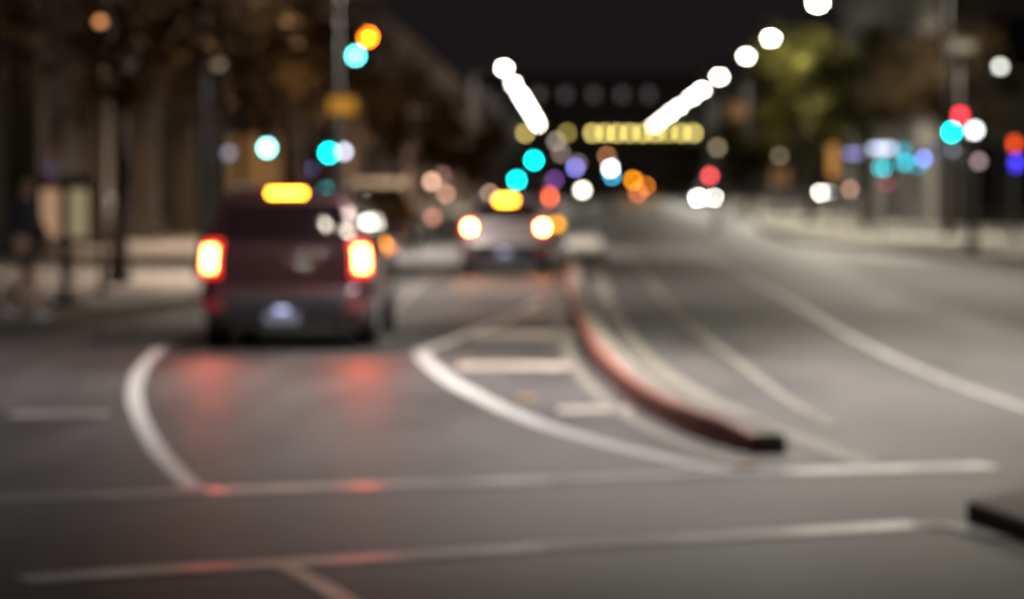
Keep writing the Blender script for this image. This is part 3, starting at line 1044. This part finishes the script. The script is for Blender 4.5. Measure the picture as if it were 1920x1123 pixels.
# right hand shop building, street front at X = 14
t = box_building('shop_building', 'dark shop building at the right with glowing signs', 14.2, 44, 112, 152, 11, M_WALL4)
fx = -(44 - 14.2) / 2
for k in range(3):
    window(t, (fx, 6 + k * 12, 1.8), 4.0, 2.6, 'x', -1, M_DARKWIN, M_WALL4)
    window(t, (fx, 6 + k * 12, 7.0), 2.4, 2.2, 'x', -1, M_DARKWIN, M_WALL3)
for k in range(5):
    window(t, (fx + 3 + k * 5.5, 0, 1.9), 3.6, 2.8, 'y', 1, M_DARKWIN, M_WALL3)
    window(t, (fx + 3 + k * 5.5, 0, 7.2), 2.2, 2.2, 'y', 1, M_WARMWIN if k == 1 else M_DARKWIN, M_WALL3)
for k in range(5):
    MB().box((fx + 0.5 + k * 5.5, -0.15, 2.2), (0.5, 0.3, 4.4)).build('pilaster', M_WALL3, t)


tb = box_building('dark_building', 'dark distant building behind the turned car on the far right side', 15.5, 52, 330, 352, 15, M_WALL4)
for k in range(7):
    for zz in (2.4, 6.2, 10.0):
        window(tb, (-15 + k * 5, 0, zz), 2.2, 2.2, 'y', 1, M_WARMWIN if (k * 3 + int(zz)) % 5 == 0 else M_DARKWIN, M_WALL3)


def box_sign(label, u, v, Y, w, h, rgb, gain=1.0, post=True, z0=0.14, name='box_sign'):
    P = at(u, v, Y)
    s = thing(name, label, 'sign', (P.x, P.y, P.z), 0, 'glowing signs')
    MB().box((0, 0.09, 0), (w + 0.08, 0.14, h + 0.08), bev=0.015).build('sign_box', M_BLACK, s)
    px_w, px_h = w * FPX / Y, h * FPX / Y
    blur = FPX * 0.0391 * (1 / 5.25 - 1 / Y)
    st = max(1.0, (blur * blur * 0.785) / (min(px_w, blur) * min(px_h, blur)))
    MB().box((0, 0.005, 0), (w, 0.03, h)).build('sign_face', gmat(srgb(*rgb), st * gain), s)
    if post:
        MB().tube([(0, 0.2, 0.05), (0, 0.2, -P.z + z0)], 0.05, 10).build('post', M_POLE, s)
    return s


box_sign('wide bluish white glowing sign at the right', 1655, 279, 92, 0.72, 0.14, (215, 225, 255), 1.1)
box_sign('lavender glowing sign left of the wide white one', 1600, 288, 100, 0.5, 0.12, (122, 118, 170), 0.85)
box_sign('bright cyan glowing sign under the wide white one', 1654, 315, 93, 0.22, 0.16, (0, 225, 240), 1.2)
box_sign('teal glowing sign at the right end of the wide white one', 1694, 284, 96, 0.2, 0.3, (20, 130, 145), 0.9)
box_sign('darker cyan glowing sign right of the bright cyan one', 1697, 305, 94, 0.2, 0.2, (0, 165, 185), 1.0)
box_sign('teal glowing sign low between cyan and periwinkle signs', 1722, 312, 97, 0.2, 0.14, (0, 100, 115), 0.9)
box_sign('small periwinkle glowing sign at the right end of the sign group', 1732, 298, 91, 0.14, 0.16, (110, 135, 225), 1.0)
box_sign('dim crimson glowing sign below the bright cyan one', 1662, 345, 94, 0.2, 0.12, (105, 35, 50), 0.9)
box_sign('orange red sign above the violet blue one at the right edge', 1902, 270, 80, 0.14, 0.26, (215, 70, 20), 1.0)
box_sign('violet blue sign at the right edge', 1906, 306, 80, 0.2, 0.3, (70, 60, 245), 1.0)
box_sign('tall dull orange light panel above the turned headlights', 1562, 302, 100, 0.32, 1.15, (150, 98, 32), 1.0, name='light_panel')
box_sign('dim beige sign high at the right edge above the trees', 1802, 88, 90, 0.85, 0.3, (95, 84, 62), 0.8)
box_sign('faint grey blue sign left of the green light at the far right', 1765, 285, 98, 0.9, 0.2, (60, 66, 84), 0.8)

# road work barricade with amber beacons
P = gnd(1200, 405)
s = thing('barricade', 'road work barricade with three orange beacons beyond the median', 'barricade', (P.x, P.y, 0))
for dx in (-1.0, 1.0):
    MB().tube([(dx, -0.25, 0), (dx, 0, 1.2)], 0.03, 8).tube([(dx, 0.25, 0), (dx, 0, 1.2)], 0.03, 8).build('leg', M_POLE, s)
M_BOARD = pbr('barricade_board', (0.6, 0.25, 0.06), 0.5, var=0.2)
for zz in (0.55, 1.0):
    MB().box((0, -0.08, zz), (2.3, 0.03, 0.22), bev=0.005).build('board', M_BOARD, s)
for (u, v, col, g) in ((1187, 338, (245, 150, 20), 1.0), (1211, 349, (190, 105, 30), 0.95), (1196, 362, (205, 105, 62), 0.8)):
    q = at(u, v, P.y) - Vector((P.x, P.y, 0))
    d = 0.24
    MB().tube([(q.x, q.y, 1.1), (q.x, q.y, q.z - d / 2)], 0.02, 8).build('beacon_post', M_POLE, s)
    MB().ball((q.x, q.y, q.z), d / 2).build('beacon', gmat(srgb(*col), disc_strength(d, P.y) * g), s)

# amber beacon bollard beside the silver car
P = at(1045, 421, 66)
s = thing('beacon_bollard', 'amber beacon bollard at the kerb just right of the silver car', 'bollard', (P.x, 66, 0))
MB().tube([(0, 0, 0), (0, 0, P.z - 0.08)], [0.08, 0.06]).build('post', pbr('bollard_white', (0.5, 0.5, 0.48), 0.5, var=0.1), s)
MB().ball((0, 0, P.z), 0.1).build('beacon', gmat(srgb(250, 165, 10), disc_strength(0.2, 66) * 1.1), s)

# lit two panel display on a post at the left
P = gnd(122, 572, 0.13)
s = thing('display_stand', 'dark display stand with two dim lit panels on the left pavement', 'display stand', (P.x, P.y, 0.13))
sc = P.y / FPX
zc = at(122, 400, P.y).z - 0.13
MB().box((0, 0.1, zc), (0.76, 0.2, 0.80), bev=0.02).build('cabinet', M_BLACK, s)
MB().box((0, 0.1, zc + 0.46), (0.9, 0.34, 0.10), bev=0.03).build('cap', M_BLACK, s)
for dx, col in ((-0.19, (150, 118, 92)), (0.19, (128, 116, 88))):
    MB().box((dx, -0.005, zc), (0.25, 0.02, 0.66)).build('lit_panel', gmat(srgb(*col), 1.25), s)
MB().tube([(0, 0.1, 0.06), (0, 0.1, zc - 0.4)], 0.07).build('post', M_DPOLE, s)
MB().tube([(0, 0.1, 0), (0, 0.1, 0.06)], 0.2).build('base', M_DPOLE, s)

# warm wall lamps added to light the left pavement
M_WLAMP = emit('added_wall_glow', (1.0, 0.62, 0.3), 6)
for k, yy in enumerate((71, 80, 88.5, 97)):
    w_ = thing('added_wall_lamp', f'added small warm wall lamp on the stone building front, {ORD[k]} from the camera', 'lamp', (-13.0, yy, 4.6), 0, 'added warm wall lamps')
    MB().box((0.06, 0, 0), (0.12, 0.16, 0.3), bev=0.02).tube([(0.1, 0, 0.1), (0.7, 0, 0.14), (1.25, 0, 0.05)], 0.025, 8).build('bracket', M_BLACK, w_)
    MB().box((1.25, 0, 0.0), (0.24, 0.24, 0.08), bev=0.02).build('shade', M_BLACK, w_)
    MB().ball((1.25, 0, -0.06), 0.06, (1, 1, 0.5)).build('bulb', M_WLAMP, w_)
    l = bpy.data.lights.new('added_wall_light', 'AREA')
    l.shape = 'DISK'
    l.size = 0.2
    l.energy = 110
    l.color = (1.0, 0.66, 0.38)
    link_light(l, (-11.75, yy, 4.35), (0, R(-32), 0))

# ------------------------------------------------------------------ pedestrian at the left edge
def person(label, loc, rz):
    M_SKIN = pbr('skin', (0.42, 0.25, 0.18), 0.55, var=0.08)
    M_CLOTH = pbr('dark_navy_cloth', (0.02, 0.02, 0.03), 0.85, var=0.2)
    M_HAIR = pbr('dark_hair', (0.012, 0.009, 0.008), 0.6)
    M_SHOE = pbr('pale_trainers', (0.45, 0.45, 0.6), 0.6, var=0.1)
    t = thing('person', label, 'person', loc, rz)

    def skin(name, pts, edges, rad, mat, parent, root=0, sub=2):
        me = bpy.data.meshes.new(name)
        me.from_pydata(pts, edges, [])
        o = bpy.data.objects.new(name, me)
        COL.objects.link(o)
        o.parent = parent
        sk = o.modifiers.new('skin', 'SKIN')
        sv = me.skin_vertices
        if not sv:
            bm = bmesh.new()
            bm.from_mesh(me)
            bm.verts.layers.skin.verify()
            bm.to_mesh(me)
            bm.free()
            sv = me.skin_vertices
        for i, r_ in enumerate(rad):
            sv[0].data[i].radius = r_ if isinstance(r_, tuple) else (r_, r_)
            sv[0].data[i].use_root = i == root
        sk.use_smooth_shade = True
        ss = o.modifiers.new('sub', 'SUBSURF')
        ss.levels = ss.render_levels = sub
        me.materials.append(mat)
        return o
    # faces -Y local; walking: one leg forward, other back
    B = [(0, 0, 0.95), (0, 0, 1.12), (0, 0, 1.32), (0, 0, 1.46), (0, -0.01, 1.53), (0, -0.03, 1.62), (0, -0.03, 1.71),      # 0..6 spine, head
         (-0.10, 0, 0.90), (-0.11, -0.16, 0.50), (-0.11, -0.20, 0.09),      # 7..9 front leg
         (0.10, 0, 0.90), (0.11, 0.05, 0.50), (0.11, 0.32, 0.13),           # 10..12 rear leg
         (-0.18, 0, 1.42), (-0.24, 0.10, 1.15), (-0.23, 0.02, 0.92), (-0.23, -0.02, 0.86),
         (0.18, 0, 1.42), (0.24, -0.06, 1.15), (0.22, -0.2, 0.95), (0.22, -0.24, 0.90)]
    E = [(0, 1), (1, 2), (2, 3), (3, 4), (4, 5), (5, 6), (0, 7), (7, 8), (8, 9), (0, 10), (10, 11), (11, 12),
         (3, 13), (13, 14), (14, 15), (15, 16), (3, 17), (17, 18), (18, 19), (19, 20)]
    Rr = [(0.15, 0.11), (0.14, 0.10), (0.16, 0.11), (0.10, 0.08), 0.055, (0.08, 0.095), (0.07, 0.085), 0.095, 0.06, 0.042, 0.095, 0.06, 0.042,
          0.06, 0.045, 0.032, 0.035, 0.06, 0.045, 0.032, 0.035]
    body = skin('body', B, E, Rr, M_SKIN, t)
    # clothes
    skin('jacket', [(0, 0, 0.84), (0, 0, 1.10), (0, 0, 1.32), (0, 0, 1.47), (-0.19, 0, 1.42), (-0.25, 0.10, 1.15), (-0.235, 0.03, 0.95),
                    (0.19, 0, 1.42), (0.25, -0.06, 1.15), (0.225, -0.19, 0.97)],
         [(0, 1), (1, 2), (2, 3), (3, 4), (4, 5), (5, 6), (3, 7), (7, 8), (8, 9)],
         [(0.175, 0.145), (0.165, 0.13), (0.185, 0.13), (0.10, 0.085), 0.075, 0.06, 0.048, 0.075, 0.06, 0.048], M_CLOTH, t)
    skin('shorts', [(0, 0, 0.93), (-0.085, -0.01, 0.84), (-0.11, -0.13, 0.58), (0.085, 0.0, 0.84), (0.11, 0.04, 0.56)],
         [(0, 1), (1, 2), (0, 3), (3, 4)], [(0.13, 0.11), 0.11, 0.085, 0.11, 0.085], M_CLOTH, t)
    MB().ball((0, 0.012, 1.705), 0.092, (0.92, 1.05, 0.85)).ball((0, 0.045, 1.65), 0.078, (1, 0.75, 1.1)).build('hair', M_HAIR, t)
    for (x, y, z, tilt) in ((-0.11, -0.25, 0.05, 0.0), (0.11, 0.30, 0.09, 0.5)):
        m = MB().ball((0, 0, 0), 0.05, (0.9, 2.6, 0.95)).ball((0, 0.07, 0.03), 0.045, (0.9, 1.0, 1.1))
        o = m.build('shoe', M_SHOE, t)
        o.location = (x, y, z)
        o.rotation_euler = (tilt, 0, 0)
    face = MB().ball((0, -0.135, 1.625), 0.014, (1, 1.2, 1.6))
    face.build('nose', M_SKIN, t)
    for s_ in (-1, 1):
        MB().ball((s_ * 0.034, -0.118, 1.655), 0.011).build('eye', M_HAIR, t)
        MB().ball((s_ * 0.083, -0.02, 1.64), 0.022, (0.4, 1, 1.5)).build('ear', M_SKIN, t)
    MB().ball((0, -0.121, 1.575), 0.018, (1.2, 0.4, 0.35)).build('mouth', pbr('lips', (0.3, 0.12, 0.1), 0.5), t)
    # hands
    for (hx, hy, hz) in ((-0.23, -0.03, 0.86), (0.22, -0.25, 0.89)):
        m = MB().ball((hx, hy, hz - 0.03), 0.042, (0.5, 0.9, 1.1))
        for k in range(4):
            yy = hy - 0.027 + k * 0.018
            ln = (0.065, 0.075, 0.07, 0.055)[k]
            m.tube([(hx, yy, hz - 0.06), (hx + 0.006, yy, hz - 0.06 - ln * 0.55), (hx + 0.018 * (1 if hx < 0 else -1), yy, hz - 0.06 - ln)], [0.009, 0.009, 0.007], 8)
        m.tube([(hx, hy - 0.03, hz - 0.02), (hx + 0.01, hy - 0.055, hz - 0.05), (hx + 0.012, hy - 0.06, hz - 0.08)], [0.011, 0.010, 0.008], 8)
        m.build('hand', M_SKIN, t)
    return t


P = gnd(48, 600, 0.13)
person('pedestrian in dark jacket and shorts with pale trainers walking at the left edge', (P.x, P.y, 0.13), R(75))

# ------------------------------------------------------------------ night sky
w = bpy.data.worlds.new('World')
scene.world = w
w.use_nodes = True
nt = w.node_tree
bg = nt.nodes['Background']
sky = nt.nodes.new('ShaderNodeTexSky')
sky.sky_type = 'NISHITA'
sky.sun_disc = False
sky.sun_elevation = R(-8)
sky.sun_rotation = R(200)
glow = nt.nodes.new('ShaderNodeMixRGB')
glow.blend_type = 'ADD'
glow.inputs['Fac'].default_value = 1.0
glow.inputs['Color2'].default_value = (0.095, 0.080, 0.082, 1)      # city light on the low cloud
nt.links.new(sky.outputs['Color'], glow.inputs['Color1'])
nt.links.new(glow.outputs['Color'], bg.inputs['Color'])
bg.inputs['Strength'].default_value = 0.1

# ------------------------------------------------------------------ render settings
scene.render.engine = 'CYCLES'
cy = scene.cycles
cy.use_denoising = True
cy.denoiser = 'OPENIMAGEDENOISE'
cy.max_bounces = 5
cy.diffuse_bounces = 2
cy.glossy_bounces = 3
cy.sample_clamp_indirect = 4.0
cy.sample_clamp_direct = 70.0
cy.use_adaptive_sampling = False
cy.use_light_tree = True
scene.view_settings.view_transform = 'Standard'
scene.view_settings.look = 'None'
scene.view_settings.exposure = 0.0
scene.view_settings.gamma = 1.0
